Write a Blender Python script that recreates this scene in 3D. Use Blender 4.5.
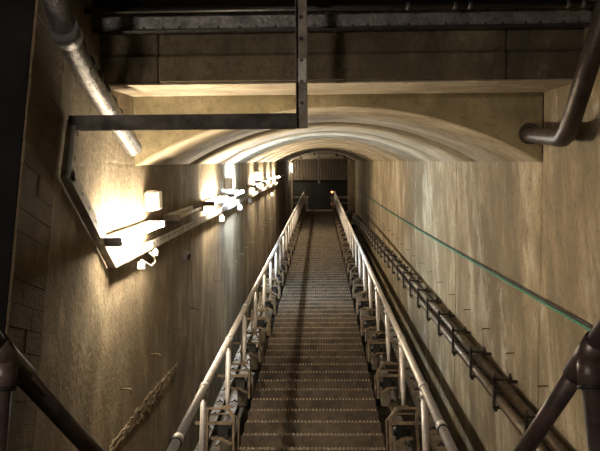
import bpy, math, random
from mathutils import Vector, Matrix
random.seed(7)
for o in list(bpy.data.objects): bpy.data.objects.remove(o)
SC = bpy.context.scene
COL = SC.collection

# ------------------------------------------------------------------ frame of the place
# slope frame: u = across (right +), v = up along the incline, w = square to the incline (0 = stair nosings)
SL = math.radians(18.5)
CS, SN = math.cos(SL), math.sin(SL)
EYE_W = 2.5
F = 750.0
ROT = Matrix.Rotation(SL, 4, 'X')
def S(u, v, w): return Vector((u, v*CS - w*SN, v*SN + w*CS))
def sl(x, y, z): return Vector((x, y*CS + z*SN, -y*SN + z*CS))
UPV = Vector((0, SN, CS))         # true vertical in slope coordinates
FWD = Vector((0, CS, -SN))        # true horizontal, up the tunnel
EYE = Vector((0, 0, EYE_W))

# ------------------------------------------------------------------ camera
PITCH, YAW = math.radians(13.55), math.radians(1.62)
cam_d = bpy.data.cameras.new('camera'); cam = bpy.data.objects.new('camera', cam_d); COL.objects.link(cam)
cam_d.sensor_width = 36; cam_d.lens = F/600*36; cam_d.clip_start = .05; cam_d.clip_end = 300
cam.location = S(0, 0, EYE_W)
cam.rotation_euler = (math.pi/2 + PITCH, 0, YAW)
SC.camera = cam
# ------------------------------------------------------------------ world, exposure
W = bpy.data.worlds.new('World'); SC.world = W; W.use_nodes = True
W.node_tree.nodes['Background'].inputs[0].default_value = (.0, .0, .0, 1)
W.node_tree.nodes['Background'].inputs[1].default_value = 0
SC.view_settings.view_transform = 'Standard'; SC.view_settings.look = 'None'
SC.view_settings.gamma = 1; SC.view_settings.use_curve_mapping = False
SC.view_settings.exposure = 0.0
LAMP_E = 315.0           # tube lamps
LAND_E = 560.0           # landing lamp
WARM = (1.0, .835, .61); COOL = (.74, .89, 1.0)

# pixel -> direction (slope coordinates), to read positions off the photograph
_f = Vector((-math.sin(YAW)*math.cos(PITCH), math.cos(YAW)*math.cos(PITCH), math.sin(PITCH)))
_r = Vector((math.cos(YAW), math.sin(YAW), 0)); _u = _r.cross(_f)
def ray(px, py):
    d = _f*F + _r*(px-300) - _u*(py-225.5)
    return sl(*d)/F
def at_u(px, py, u): d = ray(px, py); return EYE + d*(u/d.x)
def at_v(px, py, v): d = ray(px, py); return EYE + d*(v/d.y)
def at_w(px, py, w): d = ray(px, py); return EYE + d*((w-EYE_W)/d.z)
def at_d(px, py, z): return EYE + ray(px, py)*z

# ------------------------------------------------------------------ mesh builder (slope coordinates)
class MB:
    def __init__(s): s.v = []; s.f = []; s.smooth = []
    def face(s, idx, sm=False): s.f.append(idx); s.smooth.append(sm)
    def obox(s, c, ax, ay, az):
        c = Vector(c); n = len(s.v)
        for k in (-1, 1):
            for j in (-1, 1):
                for i in (-1, 1): s.v.append(c + Vector(ax)*i + Vector(ay)*j + Vector(az)*k)
        for q in ((0,2,3,1),(4,5,7,6),(0,1,5,4),(2,6,7,3),(0,4,6,2),(1,3,7,5)): s.face([n+i for i in q])
        return s
    def box(s, u0, u1, v0, v1, w0, w1):
        return s.obox(((u0+u1)/2,(v0+v1)/2,(w0+w1)/2),((u1-u0)/2,0,0),(0,(v1-v0)/2,0),(0,0,(w1-w0)/2))
    def bevbox(s, c, ax, ay, az, b):
        # chamfered box: half-axes vectors, chamfer length b
        c = Vector(c); A = [Vector(ax), Vector(ay), Vector(az)]; L = [a.length for a in A]; N = [a.normalized() for a in A]
        n0 = len(s.v); idx = {}
        for sx in (-1,1):
            for sy in (-1,1):
                for sz in (-1,1):
                    sg = (sx,sy,sz)
                    for m in range(3):
                        p = c.copy()
                        for k in range(3): p += N[k]*sg[k]*(L[k]-(0 if k == m else b))
                        idx[(sg,m)] = len(s.v); s.v.append(p)
        for m in range(3):
            a, bb = [k for k in range(3) if k != m]
            for sgm in (-1,1):
                q = []
                for (i,j) in ((-1,-1),(1,-1),(1,1),(-1,1)):
                    sg = [0,0,0]; sg[m]=sgm; sg[a]=i; sg[bb]=j; q.append(idx[(tuple(sg),m)])
                s.face(q)
        for m in range(3):      # edges along axis m
            a, bb = [k for k in range(3) if k != m]
            for i in (-1,1):
                for j in (-1,1):
                    g0=[0,0,0]; g0[m]=-1; g0[a]=i; g0[bb]=j
                    g1=list(g0); g1[m]=1; g0=tuple(g0); g1=tuple(g1)
                    s.face([idx[(g0,a)],idx[(g1,a)],idx[(g1,bb)],idx[(g0,bb)]])
        for sx in (-1,1):
            for sy in (-1,1):
                for sz in (-1,1): s.face([idx[((sx,sy,sz),m)] for m in range(3)])
        return s
    def tube(s, path, r, n=12, caps=True, ref=None, smooth=True):
        path = [Vector(p) for p in path]; rr = r if isinstance(r, (list,tuple)) else [r]*len(path)
        base = len(s.v); N = len(path)
        t0 = (path[1]-path[0]).normalized()
        x = t0.cross(Vector((0,0,1)) if abs(t0.z) < .9 else Vector((1,0,0))).normalized()
        for i, p in enumerate(path):
            t = (path[min(i+1,N-1)]-path[i]).normalized() + (path[i]-path[max(i-1,0)]).normalized(); t.normalize()
            x = (x - t*x.dot(t)).normalized(); y = t.cross(x)
            for k in range(n):
                a = 2*math.pi*k/n; s.v.append(p + (x*math.cos(a)+y*math.sin(a))*rr[i])
        for i in range(N-1):
            for k in range(n):
                s.face([base+i*n+k, base+i*n+(k+1)%n, base+(i+1)*n+(k+1)%n, base+(i+1)*n+k], smooth)
        if caps:
            s.face([base+k for k in range(n)][::-1]); s.face([base+(N-1)*n+k for k in range(n)])
        return s
    def bar(s, path, hx, side, thick):
        # flat bar swept along a path; 'side' = direction of its width (half hx), thickness half 'thick'
        path = [Vector(p) for p in path]; side = Vector(side).normalized(); base = len(s.v); N = len(path)
        for i, p in enumerate(path):
            d1 = (path[min(i+1,N-1)]-path[i]); d0 = (path[i]-path[max(i-1,0)])
            if d1.length == 0: d1 = d0
            if d0.length == 0: d0 = d1
            n1 = d1.normalized().cross(side).normalized(); n0 = d0.normalized().cross(side).normalized()
            n = (n0+n1).normalized(); n = n/max(.4, n.dot(n1))
            for a, b in ((-1,-1),(1,-1),(1,1),(-1,1)): s.v.append(p + side*hx*a + n*thick*b)
        for i in range(N-1):
            for k in range(4): s.face([base+i*4+k, base+i*4+(k+1)%4, base+(i+1)*4+(k+1)%4, base+(i+1)*4+k])
        s.face([base+3,base+2,base+1,base]); s.face([base+(N-1)*4+k for k in range(4)])
        return s
    def prism(s, pts, d):
        # polygon pts (slope coords, planar) extruded by vector d
        n = len(pts); base = len(s.v); d = Vector(d)
        for p in pts: s.v.append(Vector(p))
        for p in pts: s.v.append(Vector(p)+d)
        s.face([base+i for i in range(n)][::-1]); s.face([base+n+i for i in range(n)])
        for i in range(n): s.face([base+i, base+(i+1)%n, base+n+(i+1)%n, base+n+i])
        return s
    def mesh(s, name, mat, origin):
        me = bpy.data.meshes.new(name); o = Vector(origin)
        me.from_pydata([tuple(v-o) for v in s.v], [], s.f)
        me.polygons.foreach_set('use_smooth', s.smooth); me.update()
        import bmesh
        bm = bmesh.new(); bm.from_mesh(me); bmesh.ops.recalc_face_normals(bm, faces=bm.faces); bm.to_mesh(me); bm.free()
        if mat: me.materials.append(mat)
        return me
    def build(s, name, mat, parent=None, base=None):
        if parent is not None:
            o = bpy.data.objects.new(name, s.mesh(name, mat, parent['_b'])); COL.objects.link(o)
            o.parent = parent; o['_b'] = list(parent['_b'])
        else:
            b = Vector(base) if base is not None else sum(s.v, Vector())/len(s.v)
            o = bpy.data.objects.new(name, s.mesh(name, mat, b)); COL.objects.link(o)
            o.matrix_world = Matrix.Translation(S(*b)) @ ROT; o['_b'] = list(b)
        return o
def tag(o, label, cat, group=None, kind=None):
    if label: o['label'] = label
    if cat: o['category'] = cat
    if group: o['group'] = group
    if kind: o['kind'] = kind
    return o
def thing(name, base, label, cat, group=None):
    o = bpy.data.objects.new(name, None); COL.objects.link(o)
    o.matrix_world = Matrix.Translation(S(*base)) @ ROT; o['_b'] = list(base)
    o.empty_display_size = .1
    return tag(o, label, cat, group)
def struct(o): o['kind'] = 'structure'; return o
def dup_part(src, parent, offset):
    c = src.copy(); COL.objects.link(c); c.parent = parent; c.location = Vector(src.location) + Vector(offset)
    return c
def dup_thing(src, base, label, group=None):
    c = src.copy(); COL.objects.link(c); c['_b'] = list(base); c.matrix_world = Matrix.Translation(S(*base)) @ ROT
    c['label'] = label
    if group: c['group'] = group
    for ch in src.children:
        d = ch.copy(); COL.objects.link(d); d.parent = c
        for g in ch.children:
            e = g.copy(); COL.objects.link(e); e.parent = d
    return c
ORD = ('first second third fourth fifth sixth seventh eighth ninth tenth eleventh twelfth thirteenth fourteenth fifteenth sixteenth '
       'seventeenth eighteenth nineteenth twentieth').split()
def ordn(i):
    if i < 20: return ORD[i]
    t = {2:'twenty', 3:'thirty', 4:'forty'}[(i+1)//10]
    r = (i+1) % 10
    return (t[:-1]+'ieth') if r == 0 else t+'-'+ORD[r-1]

# ------------------------------------------------------------------ materials
def nt(name):
    m = bpy.data.materials.new(name); m.use_nodes = True; t = m.node_tree
    return m, t, t.nodes['Principled BSDF']
def N(t, kind, **kw):
    n = t.nodes.new(kind)
    for k, v in kw.items(): setattr(n, k, v)
    return n
def noise(t, vec, scale, detail=4, rough=.55, dist=0):
    n = N(t, 'ShaderNodeTexNoise'); n.inputs['Scale'].default_value = scale; n.inputs['Detail'].default_value = detail
    n.inputs['Roughness'].default_value = rough; n.inputs['Distortion'].default_value = dist
    t.links.new(vec, n.inputs['Vector']); return n.outputs['Fac']
def mapping(t, vec, scale, rot=(0,0,0), loc=(0,0,0)):
    n = N(t, 'ShaderNodeMapping'); n.inputs['Scale'].default_value = scale; n.inputs['Rotation'].default_value = rot
    n.inputs['Location'].default_value = loc; t.links.new(vec, n.inputs['Vector']); return n.outputs['Vector']
def ramp(t, fac, stops):
    n = N(t, 'ShaderNodeValToRGB'); e = n.color_ramp.elements
    while len(e) < len(stops): e.new(.5)
    for el, (p, c) in zip(e, stops): el.position = p; el.color = (*c, 1) if len(c) == 3 else c
    t.links.new(fac, n.inputs['Fac']); return n.outputs['Color']
def mix(t, fac, a, b, mode='MIX'):
    n = N(t, 'ShaderNodeMix', data_type='RGBA', blend_type=mode)
    for sock, val in ((n.inputs['Factor'], fac), (n.inputs['A'], a), (n.inputs['B'], b)):
        if hasattr(val, 'is_linked'): t.links.new(val, sock)
        elif isinstance(val, (int, float)): sock.default_value = val
        else: sock.default_value = (*val, 1)
    return n.outputs['Result']
G3 = lambda a: (a, a, a)
def concrete(name, base, dark, light, streak=.6, boards=.18, bump=.5, light_lo=.53):
    m, t, b = nt(name)
    pos = N(t, 'ShaderNodeNewGeometry').outputs['Position']
    big = noise(t, mapping(t, pos, (.8,.8,.6)), 1.0, 6, .62, .4)
    stk = noise(t, mapping(t, pos, (1.9,1.9,.50)), 1.0, 8, .72, .2)
    stk2 = noise(t, mapping(t, pos, (10,10,4.2), loc=(3,7,1)), 1.0, 6, .72, .2)
    blot = noise(t, mapping(t, pos, (1,1,.7), loc=(5,1,8)), 3.2, 7, .68, .3)
    fine = noise(t, pos, 22, 6, .7)
    vd = tuple(x*.5 for x in dark)
    c = mix(t, ramp(t, big, [(.38, G3(0)), (.62, G3(1))]), dark, base)
    c = mix(t, ramp(t, blot, [(.36, G3(.65)), (.52, G3(0))]), c, dark)
    c = mix(t, ramp(t, blot, [(.55, G3(0)), (.70, G3(.5))]), c, light)
    c = mix(t, ramp(t, stk, [(.34, G3(streak)), (.54, G3(0))]), c, dark)
    c = mix(t, ramp(t, stk, [(light_lo, G3(0)), (light_lo+.20, G3(.8*streak))]), c, light)
    c = mix(t, ramp(t, stk2, [(.30, G3(.5*streak)), (.44, G3(0))]), c, vd)
    c = mix(t, ramp(t, fine, [(.30, G3(.55)), (.47, G3(0))]), c, vd)
    t.links.new(c, b.inputs['Base Color']); b.inputs['Roughness'].default_value = .88
    b.inputs['Specular IOR Level'].default_value = .25
    # relief: irregular board marks along the incline + grain and pitting
    rotd = mapping(t, pos, (1,1,1), rot=(-SL,0,0))
    sep = N(t, 'ShaderNodeSeparateXYZ'); t.links.new(rotd, sep.inputs[0])
    wob = noise(t, pos, 1.2, 3)
    m1 = N(t, 'ShaderNodeMath', operation='MULTIPLY_ADD'); t.links.new(wob, m1.inputs[0]); m1.inputs[1].default_value = .07; t.links.new(sep.outputs['Z'], m1.inputs[2])
    m2 = N(t, 'ShaderNodeMath', operation='DIVIDE'); t.links.new(m1.outputs[0], m2.inputs[0]); m2.inputs[1].default_value = boards
    m3 = N(t, 'ShaderNodeMath', operation='FRACT'); t.links.new(m2.outputs[0], m3.inputs[0])
    line = ramp(t, m3.outputs[0], [(0, G3(0)), (.05, G3(1)), (.95, G3(1)), (1, G3(.3))])
    brk = ramp(t, noise(t, mapping(t, pos, (1,.5,.8), loc=(2,9,3)), 1.1, 3), [(.48, G3(0)), (.56, G3(1))])
    line = mix(t, brk, (1,1,1), line)
    g2 = noise(t, pos, 6, 7, .72)
    h = mix(t, .78, line, g2); h = mix(t, .5, h, fine); h = mix(t, .12, h, stk2)
    bp = N(t, 'ShaderNodeBump'); bp.inputs['Strength'].default_value = bump; bp.inputs['Distance'].default_value = .035
    t.links.new(h, bp.inputs['Height']); t.links.new(bp.outputs['Normal'], b.inputs['Normal'])
    return m
def metal(name, col, col2, rough=.45, metallic=.6, scale=9, bump=.1, spec=.5, lo=.42, hi=.62):
    m, t, b = nt(name)
    pos = N(t, 'ShaderNodeNewGeometry').outputs['Position']
    a = noise(t, pos, scale, 6, .65); a2 = noise(t, pos, scale*6, 3, .6)
    c = mix(t, ramp(t, a, [(lo, G3(0)), (hi, G3(1))]), col, col2)
    c = mix(t, ramp(t, a2, [(.32, G3(.5)), (.5, G3(0))]), c, tuple(x*.5 for x in col2))
    t.links.new(c, b.inputs['Base Color']); b.inputs['Metallic'].default_value = metallic
    t.links.new(ramp(t, a, [(.3, G3(max(.05,rough-.12))), (.7, G3(min(1,rough+.15)))]), b.inputs['Roughness'])
    b.inputs['Specular IOR Level'].default_value = spec
    bp = N(t, 'ShaderNodeBump'); bp.inputs['Strength'].default_value = bump; bp.inputs['Distance'].default_value = .01
    t.links.new(a2, bp.inputs['Height']); t.links.new(bp.outputs['Normal'], b.inputs['Normal'])
    return m
def emit(name, col, e):
    m, t, b = nt(name); b.inputs['Base Color'].default_value = (.9,.9,.9,1)
    b.inputs['Emission Color'].default_value = (*col, 1); b.inputs['Emission Strength'].default_value = e
    return m
M = {}
M['wall'] = concrete('wall_concrete', (.33,.27,.18), (.145,.113,.072), (.50,.44,.33), .8, .42, .8)
M['wall_r'] = concrete('pale_wall_concrete', (.355,.29,.188), (.165,.128,.080), (.62,.57,.47), .85, .6, .6)
M['vault'] = concrete('vault_concrete', (.46,.40,.30), (.24,.195,.135), (.62,.57,.47), .45, .5, .5)
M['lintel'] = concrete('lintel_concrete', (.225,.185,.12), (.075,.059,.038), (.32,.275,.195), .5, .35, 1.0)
M['spandrel'] = concrete('spandrel_concrete', (.33,.275,.16), (.16,.13,.075), (.42,.36,.24), .4, .5, .5)
M['plank'] = concrete('board_marked_concrete', (.19,.143,.087), (.095,.072,.044), (.25,.198,.128), .4, .4, 1.0)
M['shade_dark'] = concrete('shade_dark_concrete', (.018,.016,.014), (.008,.007,.006), (.03,.026,.022), .3, .3, .3)  # near-black colour stands in for unlit surfaces overhead and in the hall
M['pitch'] = concrete('shade_black_wall', (.007,.006,.006), (.004,.004,.004), (.011,.010,.009), .3, .3, .3)  # blackness of the shaded recess put into the colour
M['floor'] = concrete('tunnel_floor_concrete', (.10,.085,.06), (.045,.038,.028), (.16,.14,.10), .3, .3, .5)
M['hall'] = concrete('hall_concrete', (.22,.18,.12), (.12,.10,.07), (.32,.27,.2), .3, .5, .3)
M['step'] = metal('worn_brown_steel', (.082,.058,.037), (.040,.029,.019), .62, .15, 5, .25)
M['stud'] = metal('bright_worn_steel', (.36,.29,.195), (.13,.10,.07), .5, .25, 26, .1)
M['rail'] = metal('grey_painted_pipe', (.56,.53,.51), (.43,.39,.365), .38, .25, 7, .08, lo=.5, hi=.75)
M['iron'] = metal('brown_rusty_iron', (.19,.14,.085), (.085,.06,.037), .6, .2, 8, .3)
M['dark'] = metal('dark_rusty_pipe', (.080,.055,.050), (.040,.028,.025), .40, .2, 10, .15)
M['black'] = metal('black_iron', (.022,.019,.017), (.012,.010,.009), .5, .4, 10, .15)
M['elbow'] = metal('dark_brown_pipe', (.060,.045,.036), (.030,.022,.018), .40, .3, 10, .2)
M['flatiron'] = metal('dull_brown_beam_iron', (.115,.085,.053), (.05,.036,.023), .62, .15, 8, .3)
M['pipe'] = metal('dusty_brown_pipe', (.13,.10,.072), (.075,.058,.042), .42, .4, 9, .12)
M['clamp'] = metal('dark_clamp_iron', (.04,.032,.026), (.022,.018,.015), .55, .4, 12, .15)
M['zinc'] = metal('galvanised_sheet', (.42,.395,.36), (.30,.275,.245), .5, .35, 12, .08)
M['tray'] = metal('dusty_steel_channel', (.20,.175,.145), (.13,.11,.085), .5, .5, 10, .12)
M['silver'] = metal('silver_lagging', (.23,.215,.21), (.10,.09,.085), .34, .7, 18, .8)
M['beam'] = metal('grey_painted_beam', (.19,.182,.18), (.085,.08,.076), .40, .3, 7, .6)
M['white'] = metal('white_plastic', (.74,.72,.66), (.64,.61,.55), .45, 0, 8, .03)
M['greybox'] = metal('grey_plastic', (.34,.32,.34), (.27,.25,.27), .5, 0, 8, .03)
M['block'] = metal('pale_stone_block', (.16,.135,.098), (.085,.07,.05), .85, 0, 10, .3)
M['rope'] = metal('green_rope', (.05,.27,.16), (.03,.16,.10), .7, 0, 30, .2)
M['cable'] = metal('black_cable', (.02,.02,.018), (.012,.012,.012), .6, 0, 10, .05)
M['rib'] = metal('brown_ribbed_sheet', (.075,.054,.034), (.045,.033,.021), .6, .2, 6, .1)
M['tube_warm'] = emit('lit_warm_tube', WARM, LAMP_E)
M['tube_cool'] = emit('lit_cool_tube', COOL, LAMP_E*2.1)
M['tube_hall'] = emit('lit_hall_tube', WARM, LAMP_E*1.6)
M['tube_off'] = metal('unlit_tube_glass', (.7,.66,.58), (.62,.57,.5), .25, 0, 8, 0)
M['bulb'] = emit('landing_lamp_glass', (1,.86,.72), LAND_E)
M['red'] = emit('red_signal_glass', (1,.22,.06), 9)
M['reddim'] = emit('dim_red_signal_glass', (1,.12,.05), 1.6)

# ------------------------------------------------------------------ main dimensions
UL, UR = -1.51, 1.78            # tunnel walls
VF = 6.1                        # arch face
VE = 38.6                       # upper end of the tunnel
SPR, RISE = 2.47, .464          # springing height and rise of the vault
UC = (UL+UR)/2; HW = (UR-UL)/2
RAD = (HW*HW+RISE*RISE)/(2*RISE); WC = SPR+RISE-RAD
TL, TR = -.73, .555             # tread ends
V0 = 2.27; PIT = .3375          # first nosing, step pitch along the incline
def arch(n=28, off=0.0):
    a = math.asin(HW/RAD); R = RAD+off
    return [(UC+R*math.sin(-a+2*a*i/n), WC+R*math.cos(-a+2*a*i/n)) for i in range(n+1)]

# ================================================================== THE SETTING
# floor of the inclined tunnel, landing floor
struct(MB().box(UL-.3, UR+.3, V0-.2, VE+.1, -1.5, -1.2).build('floor', M['floor']))
struct(MB().box(-1.24, .98, V0-.1, VE+.05, -1.2, -.50).build('floor_plinth', M['floor']))
lz = S(0, V0, 0).z
def hbox(x0,x1,y0,y1,z0,z1):
    m = MB(); c = sl((x0+x1)/2,(y0+y1)/2,(z0+z1)/2)
    return m.obox(c, ((x1-x0)/2,0,0), FWD*((y1-y0)/2), UPV*((z1-z0)/2))
struct(hbox(-2.9, 2.2, -4.2, S(0,V0,0).y-.01, lz-.2, lz-.004).build('floor_landing', M['floor']))

# wall panels: backing slab + poured sections with open joints
def wall_run(name, u_in, out, joints, w0, w1, mat, panel='wall_panel'):
    back = struct(MB().box(min(u_in+out*.05,u_in+out*.35), max(u_in+out*.05,u_in+out*.35), joints[0], joints[-1], w0-.1, w1).build(name, mat))
    for a, b in zip(joints[:-1], joints[1:]):
        d = random.uniform(0, .008)
        uc = u_in + out*(.03) + out*d
        MB().bevbox((uc, (a+b)/2, (w0+w1)/2), (.03,0,0), (0,(b-a)/2-.002,0), (0,0,(w1-w0)/2), .004).build(panel, mat, back)
    return back
jl = [VF+i*2.55 for i in range(13)] ; jl[-1] = VE; jl = [j for j in jl if j < VE-.5]+[VE]
jr = [VF+1.25+i*2.55 for i in range(12)]; jr = [VF]+[j for j in jr if j < VE-.5]+[VE]
wall_run('wall_left', UL, -1, jl, -1.3, SPR+.01, M['wall'])
wall_run('wall_right', UR, 1, jr, -1.3, SPR+.01, M['wall_r'])
wall_run('wall_right_landing', UR, 1, [-4.4, 1.2, 3.6, VF-.002], -2.6, 3.62, M['wall_r'])

# near left wall: smooth slab from the true-vertical arris to the arch face
e0 = at_u(57, 150, UL)                                    # a point of the upright arris
def arris(w): k = (w-e0.z)/CS; return e0.y + SN*k
pw0, pw1 = -1.5, 3.62
m = MB(); m.prism([(UL, arris(pw0), pw0), (UL, VF-.004, pw0), (UL, VF-.004, pw1), (UL, arris(pw1), pw1)], (-.4,0,0))
wl2 = struct(m.build('wall_left_landing', M['wall']))
# board-marked courses nearer than the arris
PD = .46                                                  # depth of the pier
back = MB(); back.prism([(UL-.03, arris(-2.4)-PD, -2.4), (UL-.03, arris(-2.4)-.004, -2.4), (UL-.03, arris(pw1)-.004, pw1), (UL-.03, arris(pw1)-PD, pw1)], (-.9,0,0))
bk = struct(back.build('wall_left_pier', M['plank']))
CHT = .118; k = 0
while True:
    za = e0.z - 2.9 + k*CHT*CS
    if za > 3.5: break
    a0 = Vector((UL-.02, arris(za), za))
    cut = .14+.2*((k*5) % 7)/7
    for (d0, d1) in ((0, cut), (cut, PD-.01)):
        c = a0 - FWD*((d0+d1)/2+.006)*1.0 + UPV*(CHT/2)
        pr = random.uniform(-.002,.004)
        MB().bevbox(c+Vector((pr,0,0)), (.022,0,0), FWD*((d1-d0)/2-.001), UPV*(CHT/2-.0008), .0022).build('board_mark', M['plank'], bk)
    k += 1
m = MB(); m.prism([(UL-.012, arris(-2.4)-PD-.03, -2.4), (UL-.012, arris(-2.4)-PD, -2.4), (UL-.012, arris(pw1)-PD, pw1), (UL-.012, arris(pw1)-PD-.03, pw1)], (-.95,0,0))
struct(m.build('trim_shade_sheet', M['pitch']))  # added black sheet over the pier front, standing in for shade
# landing: recessed left wall, back wall, ceiling
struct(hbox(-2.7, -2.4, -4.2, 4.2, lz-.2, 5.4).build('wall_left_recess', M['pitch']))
struct(hbox(-2.7, 2.2, -4.5, -4.2, lz-.2, 5.4).build('wall_back', M['shade_dark']))
cz = S(0, 5.1, 3.56).z
struct(hbox(-2.7, 2.2, -4.4, S(0,5.3,3.56).y+.6, cz, cz+.25).build('ceiling_landing', M['shade_dark']))

# lintel over the mouth: soffit slab with two courses of blocks on its face
W0, W1 = 3.04, 3.42
VB = 5.2
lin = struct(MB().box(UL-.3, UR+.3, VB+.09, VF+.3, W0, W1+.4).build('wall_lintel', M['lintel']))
j1 = at_v(158, 60, VB).x; j2 = at_v(507, 60, VB).x
wm = at_v(300, 53.5, VB).z
for (a, b) in ((UL-.25, j1), (j1, j2), (j2, UR+.25)):
    for (wa, wb, pr) in ((W0, wm, .0), (wm, W1, .022)):
        d = random.uniform(-.006,.006)
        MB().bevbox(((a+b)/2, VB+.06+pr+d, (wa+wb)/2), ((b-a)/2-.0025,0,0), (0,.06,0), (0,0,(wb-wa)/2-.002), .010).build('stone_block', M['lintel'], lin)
# thin pale sheet under the lintel: its lit soffit put into the colour
struct(MB().box(UL-.02, UR+.02, VB+.005, VF, W0-.012, W0-.001).build('trim_lit_soffit', M['vault']))
# spandrel with the segmental arch cut out
def spandrel(name, v0, v1, top, mat, uo0, uo1):
    A = arch(); m = MB(); n = len(A)
    for v in (v0, v1):
        b = len(m.v)
        for (u, w) in A: m.v.append(Vector((u, v, w)))
        for i, (u, w) in enumerate(A): m.v.append(Vector((uo0+(uo1-uo0)*i/(n-1), v, top)))
        for i in range(n-1):
            m.face([b+i, b+i+1, b+n+i+1, b+n+i])
    for i in range(n-1): m.face([i, i+1, 2*n+i+1, 2*n+i], True)
    return m
struct(spandrel('x', VF, VF+.12, W0+.05, None, UL-.001, UR+.001).build('wall_spandrel', M['spandrel']))
# vault rings
vb = MB(); A = arch(28, .06)
A2 = arch(28, .30)
for v in (VF, VE):
    for (u, w) in A: vb.v.append(Vector((u, v, w)))
n = len(A)
for i in range(n-1): vb.face([i, i+1, n+i+1, n+i], True)
vault = struct(vb.build('ceiling', M['vault']))
for a, b in zip(jl[:-1], jl[1:]):
    m = MB(); d = random.uniform(-.004,.010); inn = arch(28, d); out = arch(28, .05)
    for v, ring in ((a+.005, inn), (b-.005, inn), (b-.005, out), (a+.005, out)):
        for (u, w) in ring: m.v.append(Vector((u, v, w)))
    for i in range(n-1):
        m.face([i, i+1, n+i+1, n+i], True)
        m.face([n+i, n+i+1, 2*n+i+1, 2*n+i]); m.face([i, i+1, 3*n+i+1, 3*n+i])
    m.build('vault_ring', M['vault'], vault)

# upper end: portal narrowing on the right, hall beyond
pt = MB()
PL, PR, PT = -1.44, 1.42, 2.52
pt.box(UL-.05, PL, VE, VE+.35, -.8, 3.2); pt.box(PR, UR+.3, VE, VE+.35, -.8, 3.2)
struct(pt.build('wall_portal', M['wall_r']))
hz = S(0, VE, 0).z; hy = S(0, VE, 0).y
struct(hbox(-4.5, 4.5, hy-.05, hy+14, hz-.3, hz-.12).build('floor_hall', M['floor']))
hb = hy+9.5
struct(hbox(-4.5, 4.5, hb, hb+.3, hz-.3, hz+8).build('wall_hall_back', M['shade_dark']))
struct(hbox(-4.8, -4.5, hy-1, hb+.3, hz-.3, hz+8).build('wall_hall_left', M['hall']))
struct(hbox(4.5, 4.8, hy-1, hb+.3, hz-.3, hz+8).build('wall_hall_right', M['hall']))
hr = struct(hbox(-4.8, 4.8, hy-1.8, hb+.3, hz+5.9, hz+6.2).build('ceiling_hall', M['vault']))
struct(hbox(-4.8, UL-.05, hy-.6, hy+.05, hz-.3, hz+6.6).build('wall_hall_front_left', M['hall']))
struct(hbox(UR+.3, 4.8, hy-.6, hy+.05, hz-.3, hz+6.6).build('wall_hall_front_right', M['hall']))
struct(MB().box(UL-.3, UR+.4, VE, VE+.3, 3.0, 5.8).build('wall_hall_front', M['hall']))

# rough scars running along the incline on the left wall
def scar(pa, pb, wd):
    a = at_u(*pa, UL); b = at_u(*pb, UL); n = 60; m = MB(); k = 8
    for i in range(n+1):
        p = a.lerp(b, i/n); ww = wd*(.5+.5*math.sin(math.pi*min(1, (i+2)/(n+4))))*random.uniform(.6,1.15); p.z += random.uniform(-.015,.015)
        for j in range(k+1):
            q = (j/k-.5); h = -.004 if j in (0,k) else random.uniform(.001,.010)
            m.v.append(Vector((UL+h, p.y+random.uniform(-.008,.008), p.z+q*ww)))
    for i in range(n):
        for j in range(k): m.face([i*(k+1)+j, i*(k+1)+j+1, (i+1)*(k+1)+j+1, (i+1)*(k+1)+j])
    m.build('rough_scar', M['wall'], bpy.data.objects['wall_left'])
scar((108, 454), (177, 367), .17)
# ================================================================== STAIRCASE
nst = int((VE-.35-V0)/PIT)
G, RI = PIT*CS, PIT*SN
st = thing('steel_staircase', ((TL+TR)/2, V0, 0), 'long brown steel staircase climbing the middle of the tunnel', 'staircase')
first = None; first_t = None
uc = (TL+TR)/2; hw = (TR-TL)/2
for i in range(nst):
    if first is None:
        nz = Vector((uc, V0, 0))
        m = MB()
        c = nz + FWD*(G/2+.01) - UPV*.008
        m.obox(c, (hw,0,0), FWD*(G/2+.004), UPV*.008)              # tread plate
        rb = nz + FWD*(-.001) - UPV*(RI/2+.008)
        m.obox(rb, (hw,0,0), FWD*.005, UPV*(RI/2-.004))            # riser plate below its nosing
        m.obox(nz - UPV*.010, (hw,0,0), FWD*.007, UPV*.010)        # rolled nosing
        for s_ in (-1, 1):                                         # end cheek
            m.obox(nz + Vector((s_*(hw+.006),0,0)) + FWD*(G/2) - UPV*(RI/2+.004), (.006,0,0), FWD*(G/2), UPV*(RI/2))
        first = m.build('step', M['step'], st)
        t = MB(); q = 37
        for k in range(q):
            x = TL + (k+.5)*(TR-TL)/q
            t.obox(Vector((x, V0, 0)) + FWD*.006 + UPV*.009, (.0085,0,0), FWD*.011, UPV*.010)
        first_t = t.build('grip_teeth', M['stud'], first)
    else:
        c = dup_part(first, st, (0, i*PIT, 0))
        d = first_t.copy(); COL.objects.link(d); d.parent = c
for s_, e in ((-1, TL), (1, TR)):                                  # dark stringers beneath the tread ends
    MB().box(e+s_*.005 if s_ > 0 else e-.022, e+.022 if s_ > 0 else e-.005, V0+.3, V0+nst*PIT, -.34, -.125).build('stringer', M['black'], st)
# top plate of the stairs, at hall level
vt = V0+nst*PIT
tp = Vector((uc, vt, 0))
m = MB(); m.obox(tp+FWD*.55-UPV*.012, (hw,0,0), FWD*.55, UPV*.012); m.obox(tp-UPV*.085+FWD*.01, (hw,0,0), FWD*.01, UPV*.08)
m.build('top_plate', M['white'], st)

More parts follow.
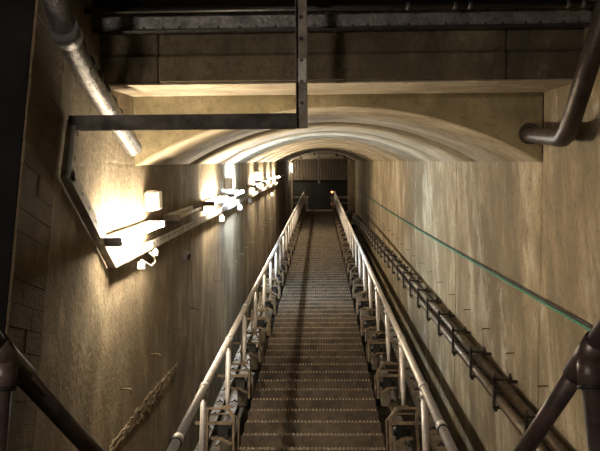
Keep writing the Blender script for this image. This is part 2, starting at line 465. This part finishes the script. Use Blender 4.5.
# ================================================================== SIDE TRACKS WITH BRACKETS, HANDRAILS
HL, HR, HH = -.825, .71, .92
PS = 1.43
posts_v = []
v = at_u(204, 378, HL).y
while v - PS > V0+.3: v -= PS
while v < vt-.3: posts_v.append(v); v += PS
DROP = .60                                    # post length down to the bracket head
def side(sg, hu, tread_end, which):
    # ---- track
    tr = thing('side_track', (hu, V0, -.3), 'rusty iron track of beams and brackets along the %s edge of the stairs' % which, 'track')
    b1, b2 = (hu-.13, hu-.29) if sg < 0 else (hu+.06, hu+.378)
    for ub in (b1, b2):
        m = MB()
        m.box(ub-.045, ub+.045, V0+.3, vt, -.135, -.12); m.box(ub-.005, ub+.005, V0+.3, vt, -.22, -.135); m.box(ub-.045, ub+.045, V0+.3, vt, -.232, -.22)
        bo = m.build('rail_beam', M['flatiron'], tr)
        # slotted clips on the upper flange
        cl = None
        for i in range(48):
            vv = 3.4 + i*.42
            if cl is None:
                c = MB(); c.box(ub-.034, ub-.014, vv-.05, vv+.05, -.1199, -.108); c.box(ub+.014, ub+.034, vv-.05, vv+.05, -.1199, -.108)
                c.box(ub-.008, ub+.008, vv-.018, vv+.018, -.1199, -.1)
                cl = c.build('rail_clip', M['black'], bo)
            else:
                d = cl.copy(); COL.objects.link(d); d.parent = bo; d.location = (0, i*.42, 0)
    ui = tread_end + sg*.035          # inner leg
    uo = hu + (-.17 if sg < 0 else .11)                  # outer end of the head
    src = None
    for i, vv in enumerate(posts_v):
        if src is None:
            base = Vector((hu, vv, HH)) - UPV*DROP           # bracket head, true vertical below the rail
            up = UPV
            H = base
            cx = lambda u, dz, dv=0: Vector((u, H.y, H.z)) + up*dz + FWD*dv
            m = MB()
            m.bar([cx(uo,0), cx(ui+sg*.06,0), cx(ui,-.08), cx(ui,-.36)], .038, FWD, .010)     # chamfered head and inner leg
            m.bar([cx(uo,0), cx(uo,-.36)], .038, FWD, .010)
            a = m.build('bracket', M['iron'], tr)
            x = MB(); x.bar([cx(ui,-.125,-.02), cx(uo+sg*.1,-.125,-.02)], .02, FWD, .014)
            x.build('cross_bar', M['iron'], a)
            g = MB(); g.bar([cx(ui+sg*.012,-.30,-.03), cx(ui+sg*.07,-.275,-.03), cx(ui+sg*.1,-.255,-.03), cx(ui+sg*.19,-.25,-.03)], .02, FWD, .012)
            g.build('hook_bar', M['iron'], a)
            f = MB(); f.obox(cx(ui+sg*.10,-.20,.10), (.045,0,0), FWD*.05, UPV*.07); f.tube([cx(ui+sg*.03,-.2,.10), cx(ui+sg*.18,-.2,.10)], .035, 10)
            f.build('roller', M['black'], a)
            kb = MB(); kb.bevbox(cx(ui+sg*.105,-.33,.35), (.05,0,0), FWD*.08, UPV*.11, .008)
            kb.build('sleeper_block', M['block'], a)
            k2 = MB(); k2.bar([cx(uo+sg*.02,-.05,.40), cx(ui+sg*.055,-.05,.40), cx(ui,-.11,.40), cx(ui,-.38,.40)], .022, FWD, .0065)
            k2.build('rear_bracket', M['iron'], a)
            k3 = MB(); k3.bar([cx(uo+sg*.02,-.33,.72), cx(ui+sg*.045,-.33,.72), cx(ui,-.36,.72), cx(ui,-.45,.72)], .03, FWD, .009)
            k3.obox(cx(hu,-.40,.72), (.10,0,0), FWD*.05, UPV*.05)
            k3.build('tie_plate', M['black'], a)
            src = a
        else:
            c = dup_part(src, tr, (0, vv-posts_v[0], 0))
            for ch in src.children: d = ch.copy(); COL.objects.link(d); d.parent = c
    # ---- handrail
    h = thing('handrail', (hu, V0, 0), 'grey pipe handrail on the %s side of the stairs' % which, 'handrail')
    vend = vt-.05
    top = Vector((hu, vend, HH))
    loop = [top, top+UPV*.02+FWD*.10, top+FWD*.20-UPV*.03, top+FWD*.25-UPV*.12, top+FWD*.25-UPV*(HH*CS+.02)]
    MB().tube([(hu, V0+.25, HH), top]+loop[1:], .0275, 14).build('rail', M['rail'], h)
    ps = None
    for i, vv in enumerate(posts_v):
        if ps is None:
            p = Vector((hu, vv, HH))
            ps = MB().tube([p-UPV*.02, p-UPV*(DROP-.18), p-UPV*(DROP-.1), p-UPV*DROP], [.024,.024,.017,.015], 12).build('post', M['rail'], h)
            col_ = MB().tube([p-Vector((0,.028,0)), p+Vector((0,.028,0))], .0335, 14)
            col_.tube([p-UPV*.03, p-UPV*.075], .029, 12)
            cs = col_.build('fitting', M['rail'], ps)
            cb = MB(); cb.obox(p-UPV*(DROP-.012)-FWD*.0, (.04,0,0), FWD*.03, UPV*.012)
            cf = cb.build('foot_plate', M['iron'], ps)
        else:
            q = dup_part(ps, h, (0, vv-posts_v[0], 0))
            for s0 in (cs, cf): d = s0.copy(); COL.objects.link(d); d.parent = q
    vs = at_u(177, 432, HL).y if sg < 0 else at_u(442, 430, HR).y
    MB().tube([(hu, vs-.035, HH), (hu, vs+.035, HH)], .033, 14).build('sleeve', M['rail'], h)
    MB().tube([(hu, vs-.045, HH), (hu, vs-.035, HH)], .034, 14).build('sleeve_ring', M['black'], h)
side(-1, HL, TL, 'left')
side(1, HR, TR, 'right')

# ================================================================== FLUORESCENT LAMPS ON THE LEFT WALL
LW, LU = 1.965, UL+.135
def lamp(v0, length, kind, label):
    vc = v0+length/2
    r = thing('tube_lamp', (UL, vc, LW), label, 'lamp', 'tube lamps along the left wall')
    m = MB(); m.bevbox((UL+.028, vc, LW), (.026,0,0), (0,length/2-.04,0), (0,0,.032), .008); m.build('housing', M['white'], r)
    for s_ in (-1, 1):
        e = MB(); e.bevbox((UL+.10, vc+s_*(length/2-.03), LW), (.07,0,0), (0,.028,0), (0,0,.03), .008)
        e.build('lampholder', M['greybox'], r)
    mt = {'warm': 'tube_warm', 'cool': 'tube_cool', 'off': 'tube_off'}[kind]
    MB().tube([(LU, vc-length/2+.03, LW), (LU, vc+length/2-.03, LW)], .021, 12).build('tube', M[mt], r)
lv = []
v1 = at_u(115, 236, LU).y
lamp(v1, 1.5, 'warm', 'lit warm tube lamp nearest the camera, above the cable channel corner')
lamp(at_u(176, 212, LU).y, 1.5, 'off', 'unlit tube lamp between the two nearest lit lamps')
lamp(at_u(212, 199, LU).y, 1.5, 'warm', 'second lit warm tube lamp on the left wall')
lamp(at_u(233, 195, LU).y, 1.5, 'cool', 'bluish white tube lamp, third lit one on the left wall')
for i, vv in enumerate((15.9, 18.6, 21.2, 23.6)):
    lamp(vv, 1.4, 'warm', '%s lit warm tube lamp on the left wall, counted from the camera' % ordn(i+3))
lamp(27.2, 1.4, 'off', 'unlit tube lamp high on the left wall near the upper end')

# white square boxes above the lamps
def wall_box(px, py, sz, label):
    p = at_u(px, py, UL+.06)
    r = thing('junction_box', (UL, p.y, p.z), label, 'box', 'white boxes on the left wall')
    MB().bevbox((UL+.05, p.y, p.z), (.05,0,0), (0,sz/2,0), (0,0,sz/2), .022).build('body', M['white'], r)
    MB().bevbox((UL+.112, p.y, p.z), (.014,0,0), (0,sz/2-.008,0), (0,0,sz/2-.008), .01).build('lid', M['white'], r)
wall_box(153, 200.5, .175, 'white square box above the far end of the nearest lamp')
wall_box(229, 184, .2, 'white square box above the bluish lamp')
wall_box(257, 176, .2, 'small white box high on the left wall beyond the bluish lamp')

# ================================================================== CABLE CHANNEL
VT = 4.5
tr = thing('cable_channel', at_v(302, 126, VT), 'steel cable channel dropping from above, crossing over and following the left wall', 'cable channel')
wt = at_v(200, 121, VT).z
uh = at_v(301.5, 60, VT).x
def channel(path, side, half, depth, name, mat, into):
    # U channel: web + two flanges along each straight leg; 'side' = width direction, 'into' = opening direction
    m = MB(); side = Vector(side); into = Vector(into)
    m.bar(path, half, side, .003)
    for s_ in (-1, 1):
        pp = [Vector(p)+side.normalized()*half*s_+into*depth/2 for p in path]
        a = [Vector(p)+side.normalized()*half*s_ for p in path]; base = len(m.v)
        for p in a: m.v.append(p); m.v.append(p+into*depth); m.v.append(p+into*depth+side.normalized()*-.004*s_); m.v.append(p+side.normalized()*-.004*s_)
        for i in range(len(path)-1):
            for k in range(4): m.face([base+i*4+k, base+i*4+(k+1)%4, base+(i+1)*4+(k+1)%4, base+(i+1)*4+k])
        m.face([base,base+1,base+2,base+3]); m.face([base+(len(path)-1)*4+k for k in range(4)])
    return m.build(name, mat, tr)
wtop = 3.72
# upright leg: open towards the camera
up_ = channel([(uh, VT, wt-.05), (uh, VT, wtop)], (1,0,0), .034, .04, 'upright_leg', M['tray'], (0,-1,0))
for k in range(7):
    w = wt+.10+k*.125
    MB().tube([(uh, VT-.004, w), (uh, VT-.012, w)], .012, 8).build('bolt', M['black'], up_)
MB().box(uh-.028, uh+.028, VT-.012, VT-.004, wt+.22, wt+.36).build('splice_plate', M['zinc'], up_)
# cross leg: open downwards
ucl = UL+.02
channel([(uh-.035, VT, wt+.035), (ucl, VT, wt+.035)], (0,1,0), .05, .085, 'cross_leg', M['clamp'], (0,0,-1))
# wall legs: channel lying on the left wall, flange towards the room
q = UL+.004
pA = at_u(67, 119, q); pB = at_u(60, 178, q); pC = at_u(108, 268, q)
def wall_leg(path, name, mat):
    m = MB()
    d = .058
    # a folded sheet: flange standing off the wall (seen from inside) and a lip along its outer edge
    P = [Vector(p) for p in path]
    base = len(m.v)
    nrm = []
    for i in range(len(P)):
        a = P[min(i+1,len(P)-1)]-P[i]; b = P[i]-P[max(i-1,0)]
        n_ = lambda q: Vector((0,-q.z,q.y)).normalized()
        q = (n_(a) if a.length else n_(b)) + (n_(b) if b.length else n_(a)); nrm.append(q.normalized())
    sec = [(0,0),(d,0),(d,.075),(d-.004,.075),(d-.004,.005),(0,.005)]
    for p, nn in zip(P, nrm):
        for (x, y) in sec: m.v.append(p+Vector((x,0,0))+nn*y)
    k = len(sec)
    for i in range(len(P)-1):
        for j in range(k): m.face([base+i*k+j, base+i*k+(j+1)%k, base+(i+1)*k+(j+1)%k, base+(i+1)*k+j])
    m.face([base+j for j in range(k)]); m.face([base+(len(P)-1)*k+j for j in range(k)])
    o = m.build(name, mat, tr)
    # punched holes seen on the inner face
    for i in range(len(P)-1):
        L = (P[i+1]-P[i]).length; t_ = (P[i+1]-P[i]).normalized()
        kk = 0
        while .08+kk*.16 < min(L, 6.0):
            c = P[i]+t_*(.08+kk*.16)+Vector((d+.0005,0,0))+n_(P[i+1]-P[i])*.045
            if kk < 22: MB().obox(c, (.0012,0,0), t_*.016, n_(t_)*.008).build('slot', M['black'], o)
            kk += 1
    return o
wall_leg([pA, pB], 'drop_leg', M['zinc'])
wall_leg([pB, pC], 'slant_leg', M['zinc'])
wall_leg([pC, Vector((UL+.012, 26.5, pC.z-.02))], 'wall_leg', M['zinc'])

# plugs hanging below the channel
def plug(px, py, sz, label, dangle=None):
    p = at_u(px, py, UL+.10)
    r = thing('power_plug', (p.x, p.y, p.z), label, 'plug', 'white plugs hanging below the channel')
    m = MB(); m.bevbox(p, (sz*.5,0,0), FWD*sz*.42, UPV*sz*.55, sz*.12); m.build('body', M['white'], r)
    n_ = MB(); n_.tube([p+UPV*sz*.5, p+UPV*sz*.85], sz*.2, 8); n_.build('neck', M['white'], r)
    if dangle is not None:
        q = [p+UPV*sz*.85]+[Vector(x) for x in dangle]
        MB().tube(q, .008, 6).build('cable', M['white'], r)
    return p
c1 = [at_u(x, y, UL+.11) for x, y in ((146,263),(151,266),(155,262),(154,257),(150,253))]
plug(141.5, 266, .055, 'white plug on a looped cable below the nearest lamp', c1)
plug(155.5, 253, .045, 'white plug hanging just right of the looped cable')
for i, (px, py) in enumerate(((222,219),(240,208),(250,201),(272,195))):
    plug(px, py, .075, 'small white plug below the channel, %s beyond the looped one' % ordn(i+1))
p = at_u(186, 256.5, UL+.03)
r = thing('wall_socket', (UL, p.y, p.z), 'small grey round socket alone on the left wall below the channel', 'socket')
MB().tube([(UL-.005,p.y,p.z),(UL+.05,p.y,p.z)], .06, 14).build('body', M['greybox'], r)
MB().tube([(UL+.05,p.y,p.z),(UL+.075,p.y,p.z-.01)], .035, 12).build('cap', M['black'], r)

# ================================================================== OVERHEAD STEEL BEAM AND PIPE
bw0 = at_v(300, 29, 5.05).z; bw1 = at_v(300, 9, 5.05).z
r = thing('steel_beam', (UC, 5.1, bw0), 'grey painted steel beam running across above the stone lintel', 'beam')
MB().box(UL-.15, UR, 5.06, 5.075, bw0+.012, bw1-.012).build('web', M['beam'], r)
MB().box(UL-.15, UR, 5.03, 5.16, bw0, bw0+.012).build('bottom_flange', M['black'], r)
MB().box(UL-.15, UR, 5.035, 5.16, bw1-.012, bw1).build('top_flange', M['zinc'], r)
for i in range(26):
    u = UL+.1+i*.125+random.uniform(-.02,.02)
    MB().tube([(u, 5.06, bw0+.022), (u, 5.05, bw0+.022)], .009, 6).build('rivet', M['black'], r)
r = thing('overhead_conduit', (UC, 4.98, bw1+.03), 'thin black conduit with bright clips just above the steel beam', 'conduit')
wq = at_v(450, 5.5, 4.9).z
MB().tube([(UL, 4.9, wq), (UR, 4.9, wq)], .018, 10).build('pipe', M['black'], r)
for px in (408, 455, 470, 568, 583):
    u = at_v(px, 4, 4.9).x
    MB().tube([(u-.012, 4.9, wq), (u+.012, 4.9, wq)], .026, 10).build('clip', M['silver'], r)

# ================================================================== WALL PIPES AT THE MOUTH
def bezier(pts, n=8):
    # rounded polyline: corners replaced by arcs; pts = [(point, radius)]
    out = [Vector(pts[0][0])]
    for i in range(1, len(pts)-1):
        p0, (p1, r_), p2 = Vector(pts[i-1][0]), (Vector(pts[i][0]), pts[i][1]), Vector(pts[i+1][0])
        a = p1+(p0-p1).normalized()*r_; b = p1+(p2-p1).normalized()*r_
        for k in range(n+1):
            t_ = k/n; out.append(a*(1-t_)**2+p1*2*t_*(1-t_)+b*t_*t_)
    out.append(Vector(pts[-1][0])); return out
q0 = at_u(130, 143, UL+.10)
q2 = at_u(85, 72, UL+.12); q3 = at_u(66, 33, UL+.12)
r = thing('lagged_pipe', q0, 'silver lagged pipe slanting up the left wall above the cable channel', 'pipe')
end = q0+(q0-q2).normalized()*.10
MB().tube(bezier([(end,0),(q2,.2),(q3,.1),(q3+Vector((-.02,-.25,.30)),0)]), .066, 16).build('lagging', M['silver'], r)
for k in range(9):
    a = q0.lerp(q3, .08+k*.115); t_ = (q3-q0).normalized()
    MB().tube([a-t_*.012, a+t_*.012], .0672, 16).build('band', M['beam'], r)
MB().tube([q3-(q3-q0).normalized()*.05, q3+(q3-q0).normalized()*.05], .082, 16).build('flange', M['beam'], r)

f0 = at_v(529, 133.5, VF-.01); f1 = at_u(566, 138.5, UR-.17); f2 = at_u(602, 22, UR-.17)
r = thing('elbow_pipe', f0, 'brown elbow pipe leaving the wall right of the arch and rising', 'pipe')
MB().tube(bezier([(f0+Vector((0,.1,0)),0),(f1,.13),(f2+ (f2-f1)*.35,0)], 10), .062, 18).build('pipe', M['elbow'], r)
dn = (f1-f0).normalized()
MB().tube([f0-dn*.0, f0+dn*.035], .085, 18).build('flange', M['elbow'], r)

# ================================================================== TWIN PIPES, CLAMPS, ROPE, STAPLES ON THE RIGHT WALL
CU = UR-.15
n1 = at_u(520, 408, CU); far = at_u(353, 214, CU)
def line_pt(a, b, v): k = (v-a.y)/(b.y-a.y); return a+(b-a)*k
n2 = at_u(500, 408, CU-.06); 
def conduit(name, du, dw, label):
    a = line_pt(n1, far, 3.0)+Vector((du,0,dw)); b = line_pt(n1, far, 37.5)+Vector((du,0,dw))
    ts = [0,.25,.5,.75,1]
    pts = [a.lerp(b, k) for k in ts]
    o = MB().tube(pts, .047, 14).build(name, M['pipe']); tag(o, label, 'pipe', 'twin pipes along the right wall')
conduit('wall_pipe', .02, .0, 'upper of the twin brown pipes along the right wall')
conduit('wall_pipe', -.005, -.135, 'lower of the twin brown pipes along the right wall')
vv = at_u(500.5, 388, CU).y
cp = None; i = 0
cstart = vv - 1.07
v = cstart
while v < 35.5:
    b = line_pt(n1, far, v)
    lab = '%s dark clamp up the twin pipes from the lower right' % ordn(i)
    if cp is None:
        r = thing('pipe_clamp', b, lab, 'clamp', 'clamps on the twin pipes')
        m = MB()
        m.box(b.x-.068, b.x-.048, v-.024, v+.024, b.z-.215, b.z+.072)              # face strap
        m.box(b.x-.06, b.x+.10, v-.022, v+.022, b.z+.052, b.z+.072); m.box(b.x-.06, b.x+.03, v-.022, v+.022, b.z-.215, b.z-.195)
        m.box(b.x+.085, UR+.02, v-.007, v+.007, b.z+.02, b.z+.05); m.box(b.x+.02, UR+.02, v-.007, v+.007, b.z-.21, b.z-.198)
        m.box(b.x-.055, b.x+.075, v-.018, v+.018, b.z-.075, b.z-.062)
        m.build('strap', M['clamp'], r)
        for (dz, du) in ((.068, .085), (.068,-.055), (-.235,-.04)):
            m = MB(); m.tube([(b.x+du, v, b.z+dz-.01), (b.x+du, v, b.z+dz+.045)], .011, 8); m.tube([(b.x+du, v, b.z+dz), (b.x+du, v, b.z+dz+.016)], .019, 6)
            m.build('bolt', M['clamp'], r)
        cp = r
    else: dup_thing(cp, b, lab)
    v += 1.07; i += 1
# green rope handline
ra = at_u(600, 336, UR-.05); rb = at_u(357, 188.5, UR-.05)
pts = []
for k in range(41):
    t_ = k/40; p = ra.lerp(rb, t_); p.y = ra.y+(rb.y-ra.y)*t_
    p = p + UPV*(-.10*math.sin(math.pi*t_)); pts.append(p)
o = thing('hand_rope', ra, 'thin green rope strung along the right wall', 'rope')
start = ra + (ra-rb).normalized()*1.2
pts = [start]+pts
MB().tube(pts, .0095, 8).build('rope', M['rope'], o)
MB().tube([p+Vector((.02,0,.014)) for p in pts], .007, 6).build('cable', M['cable'], o)
# iron staples (rungs) in both walls
def staples(uw, sg, wl, v0, cnt, which):
    src = None
    for i in range(cnt):
        v = v0+i*1.02; b = Vector((uw, v, wl))
        lab = '%s small iron staple along the %s wall from the camera end' % (ordn(i), which)
        if src is None:
            m = MB(); L = .07 if sg < 0 else .085
            m.tube(bezier([(b+Vector((-sg*.03,0,0)),0),(b+Vector((sg*L,0,0)),.012),(b+Vector((sg*L,0,0))-UPV*(.016 if sg < 0 else .03),0)],4), .006, 6)
            src = tag(m.build('wall_staple', M['iron'], None, b), lab, 'staple', 'iron staples in the %s wall' % which)
        else:
            c = src.copy(); COL.objects.link(c); c.matrix_world = Matrix.Translation(S(*b)) @ ROT; c['label'] = lab
s0 = at_u(120, 389, UL); staples(UL, 1, s0.z, s0.y, 18, 'left')
s0 = at_u(547, 386, UR); staples(UR, -1, s0.z, s0.y, 22, 'right')

# ================================================================== FOREGROUND PIPE RAILS
def fore(sg, pf, z0, p1, z1, pu, zu, which):
    P0 = at_d(pf[0], pf[1], z0); P1 = at_d(p1[0], p1[1], z1); PU = at_d(pu[0], pu[1], zu)
    r = thing('pipe_guardrail', P0-UPV*1.7, 'dark pipe guardrail in the %s foreground corner' % which, 'guardrail')
    end = P0+(P1-P0)*1.35
    MB().tube([P0, end], .026, 18).build('sloping_pipe', M['dark'], r)
    MB().tube([P0, P0+(PU-P0)*2.2], .026, 18).build('upper_pipe', M['dark'], r)
    zf = (S(*P0).z-lz)
    MB().tube([P0, P0-UPV*zf], .023, 18).build('post', M['dark'], r)
    fit = MB(); t1 = (P1-P0).normalized(); t2 = (PU-P0).normalized()
    fit.tube([P0+t2*.06, P0, P0+t1*.085], .033, 18); fit.tube([P0-UPV*.0, P0-UPV*.085], .031, 18)
    fit.build('fitting', M['dark'], r)
    col_ = MB(); col_.tube([P0-UPV*.078, P0-UPV*.086], .034, 18); col_.build('collar', M['black'], r)
    ez = S(*end); 
    sv = end.copy(); 
    # foot of the lower end, straight down to the stair
    k = end.z/CS
    MB().tube([end+UPV*.0, end-UPV*(k-.01)], .023, 14).build('end_post', M['dark'], r)
    MB().tube([end-UPV*.04, end+UPV*.03], .032, 14).build('elbow', M['dark'], r)
fore(-1, (6, 357), 1.95, (92, 451), 2.25, (-20, 322), 1.85, 'left')
fore(1, (588, 355), 1.95, (524, 451), 2.25, (612, 318), 1.85, 'right')

# ================================================================== UPPER HALL
hw0 = hz
bk = bpy.data.objects['wall_hall_back']
rib = None
for i in range(24):
    x = -2.2+i*.19
    c = sl(x, hb-.05, hz+5.15)
    m = MB(); m.bevbox(c, (.08,0,0), FWD*.04, UPV*.73, .02)
    if rib is None: rib = m.build('ribbed_sheet', M['rib'], bk); x0 = x
    else: d = rib.copy(); COL.objects.link(d); d.parent = bk; d.location = (x-x0, 0, 0)
p = sl(-.12, hy+3.0, hz)
o = thing('hanging_pole', p+UPV*6.3, 'thin pole with a round end hanging in the upper hall', 'pole')
a = at_d(319, 152, 41); b = at_d(319, 182, 41)
MB().tube([a+UPV*1.5, b], .035, 8).build('pole', M['zinc'], o)
MB().tube([b-UPV*.08, b, b+UPV*.08], [.03,.09,.03], 10).build('knob', M['zinc'], o)
def red_lamp(px, py, z, r_, mat, label):
    p = at_d(px, py, z)
    o = thing('red_signal_lamp', p, label, 'lamp', 'red lamps in the upper hall')
    rr = [.02]+[r_*math.sin(math.pi*k/6) for k in range(1,6)]+[.02]
    MB().tube([p-FWD*r_*math.cos(math.pi*k/6) for k in range(7)], rr, 12).build('glass', M[mat], o)
    MB().tube([p+FWD*r_*.6, p+FWD*(r_+.25)], r_*.9, 10).build('housing', M['black'], o)
red_lamp(332, 192, 41, .058, 'red', 'glowing orange red lamp in the dark upper hall')
red_lamp(332, 204, 41, .045, 'reddim', 'dim red lamp just above the top of the stairs')
for sg, pxs in ((-1, (288, 303)), (1, (336, 352))):
    a = at_d(pxs[0], 197, 40); b = at_d(pxs[1], 197.5, 40)
    o = thing('barrier_rail', a, 'brown horizontal barrier in the upper hall, %s of the stair head' % ('left' if sg < 0 else 'right'), 'barrier')
    MB().obox((a+b)/2, ((b-a).x/2+.3,0,0), FWD*.03, UPV*.05).build('board', M['iron'], o)
    MB().obox((a+b)/2-UPV*.32, ((b-a).x/2+.3,0,0), FWD*.03, UPV*.03).build('lower_board', M['iron'], o)
    for x in (a.x-.2, b.x+.2):
        q = Vector((x, a.y, a.z)); k = S(*q).z-hz+.12
        MB().obox(q-UPV*(k/2-.02)+FWD*.05, (.03,0,0), FWD*.02, UPV*(k/2)).build('post', M['iron'], o)
# conduit with clips round the upper arch
ar = arch(24, -.05)
o = thing('arch_conduit', (UC, VE-.06, SPR+RISE-.05), 'thin dark conduit with clips around the upper end of the vault', 'conduit')
MB().tube([(u, VE-.08, w) for u, w in ar], .014, 6).build('pipe', M['black'], o)
for k in (4, 9, 17, 20):
    u, w = ar[k]; MB().bevbox((u, VE-.08, w-.02), (.05,0,0), (0,.04,0), (0,0,.07), .01).build('clip', M['black'], o)
# hall lamp beside the portal, out of sight to the left
hp = sl(-2.5, hb-2.0, hz+5.35)
o = thing('hall_lamp', hp, 'tube lamp lighting the upper hall beyond the portal', 'lamp')
MB().tube([hp, hp+FWD*1.5], .03, 10).build('tube', M['tube_warm'], o)
MB().obox(hp+FWD*.75+Vector((-.07,0,0)), (.03,0,0), FWD*.78, UPV*.05).build('housing', M['white'], o)
# short upright lamp on the left jamb of the portal
jv = 37.3
r = thing('jamb_lamp', (UL, jv, 1.9), 'short upright lamp on the left jamb at the top of the tunnel', 'lamp')
MB().bevbox((UL+.02, jv, 2.2), (.018,0,0), (0,.04,0), (0,0,.30), .006).build('housing', M['white'], r)
MB().tube([(UL+.09, jv, 1.95), (UL+.09, jv, 2.35)], .028, 10).build('tube', M['tube_hall'], r)
for w in (1.94, 2.36): MB().bevbox((UL+.06, jv, w), (.04,0,0), (0,.035,0), (0,0,.02), .005).build('lampholder', M['greybox'], r)
# ================================================================== LANDING LAMP (behind the camera)
lp = sl(-2.0, -2.2, lz+2.05)
o = thing('landing_lamp', lp, 'bulkhead tube lamp on the landing behind the viewer', 'lamp')
MB().tube([lp-Vector((.22,0,0)), lp+Vector((.22,0,0))], .05, 12).build('tube', M['bulb'], o)
MB().obox(lp+Vector((-.27,0,0)), (.015,0,0), FWD*.36, UPV*.30).build('end_shield', M['greybox'], o)  # unseen shield, added to keep the lamp's light off the recess wall
MB().obox(lp-FWD*.12, (.27,0,0), FWD*.02, UPV*.12).build('housing', M['white'], o)

for o in bpy.data.objects:
    if '_b' in o: del o['_b']
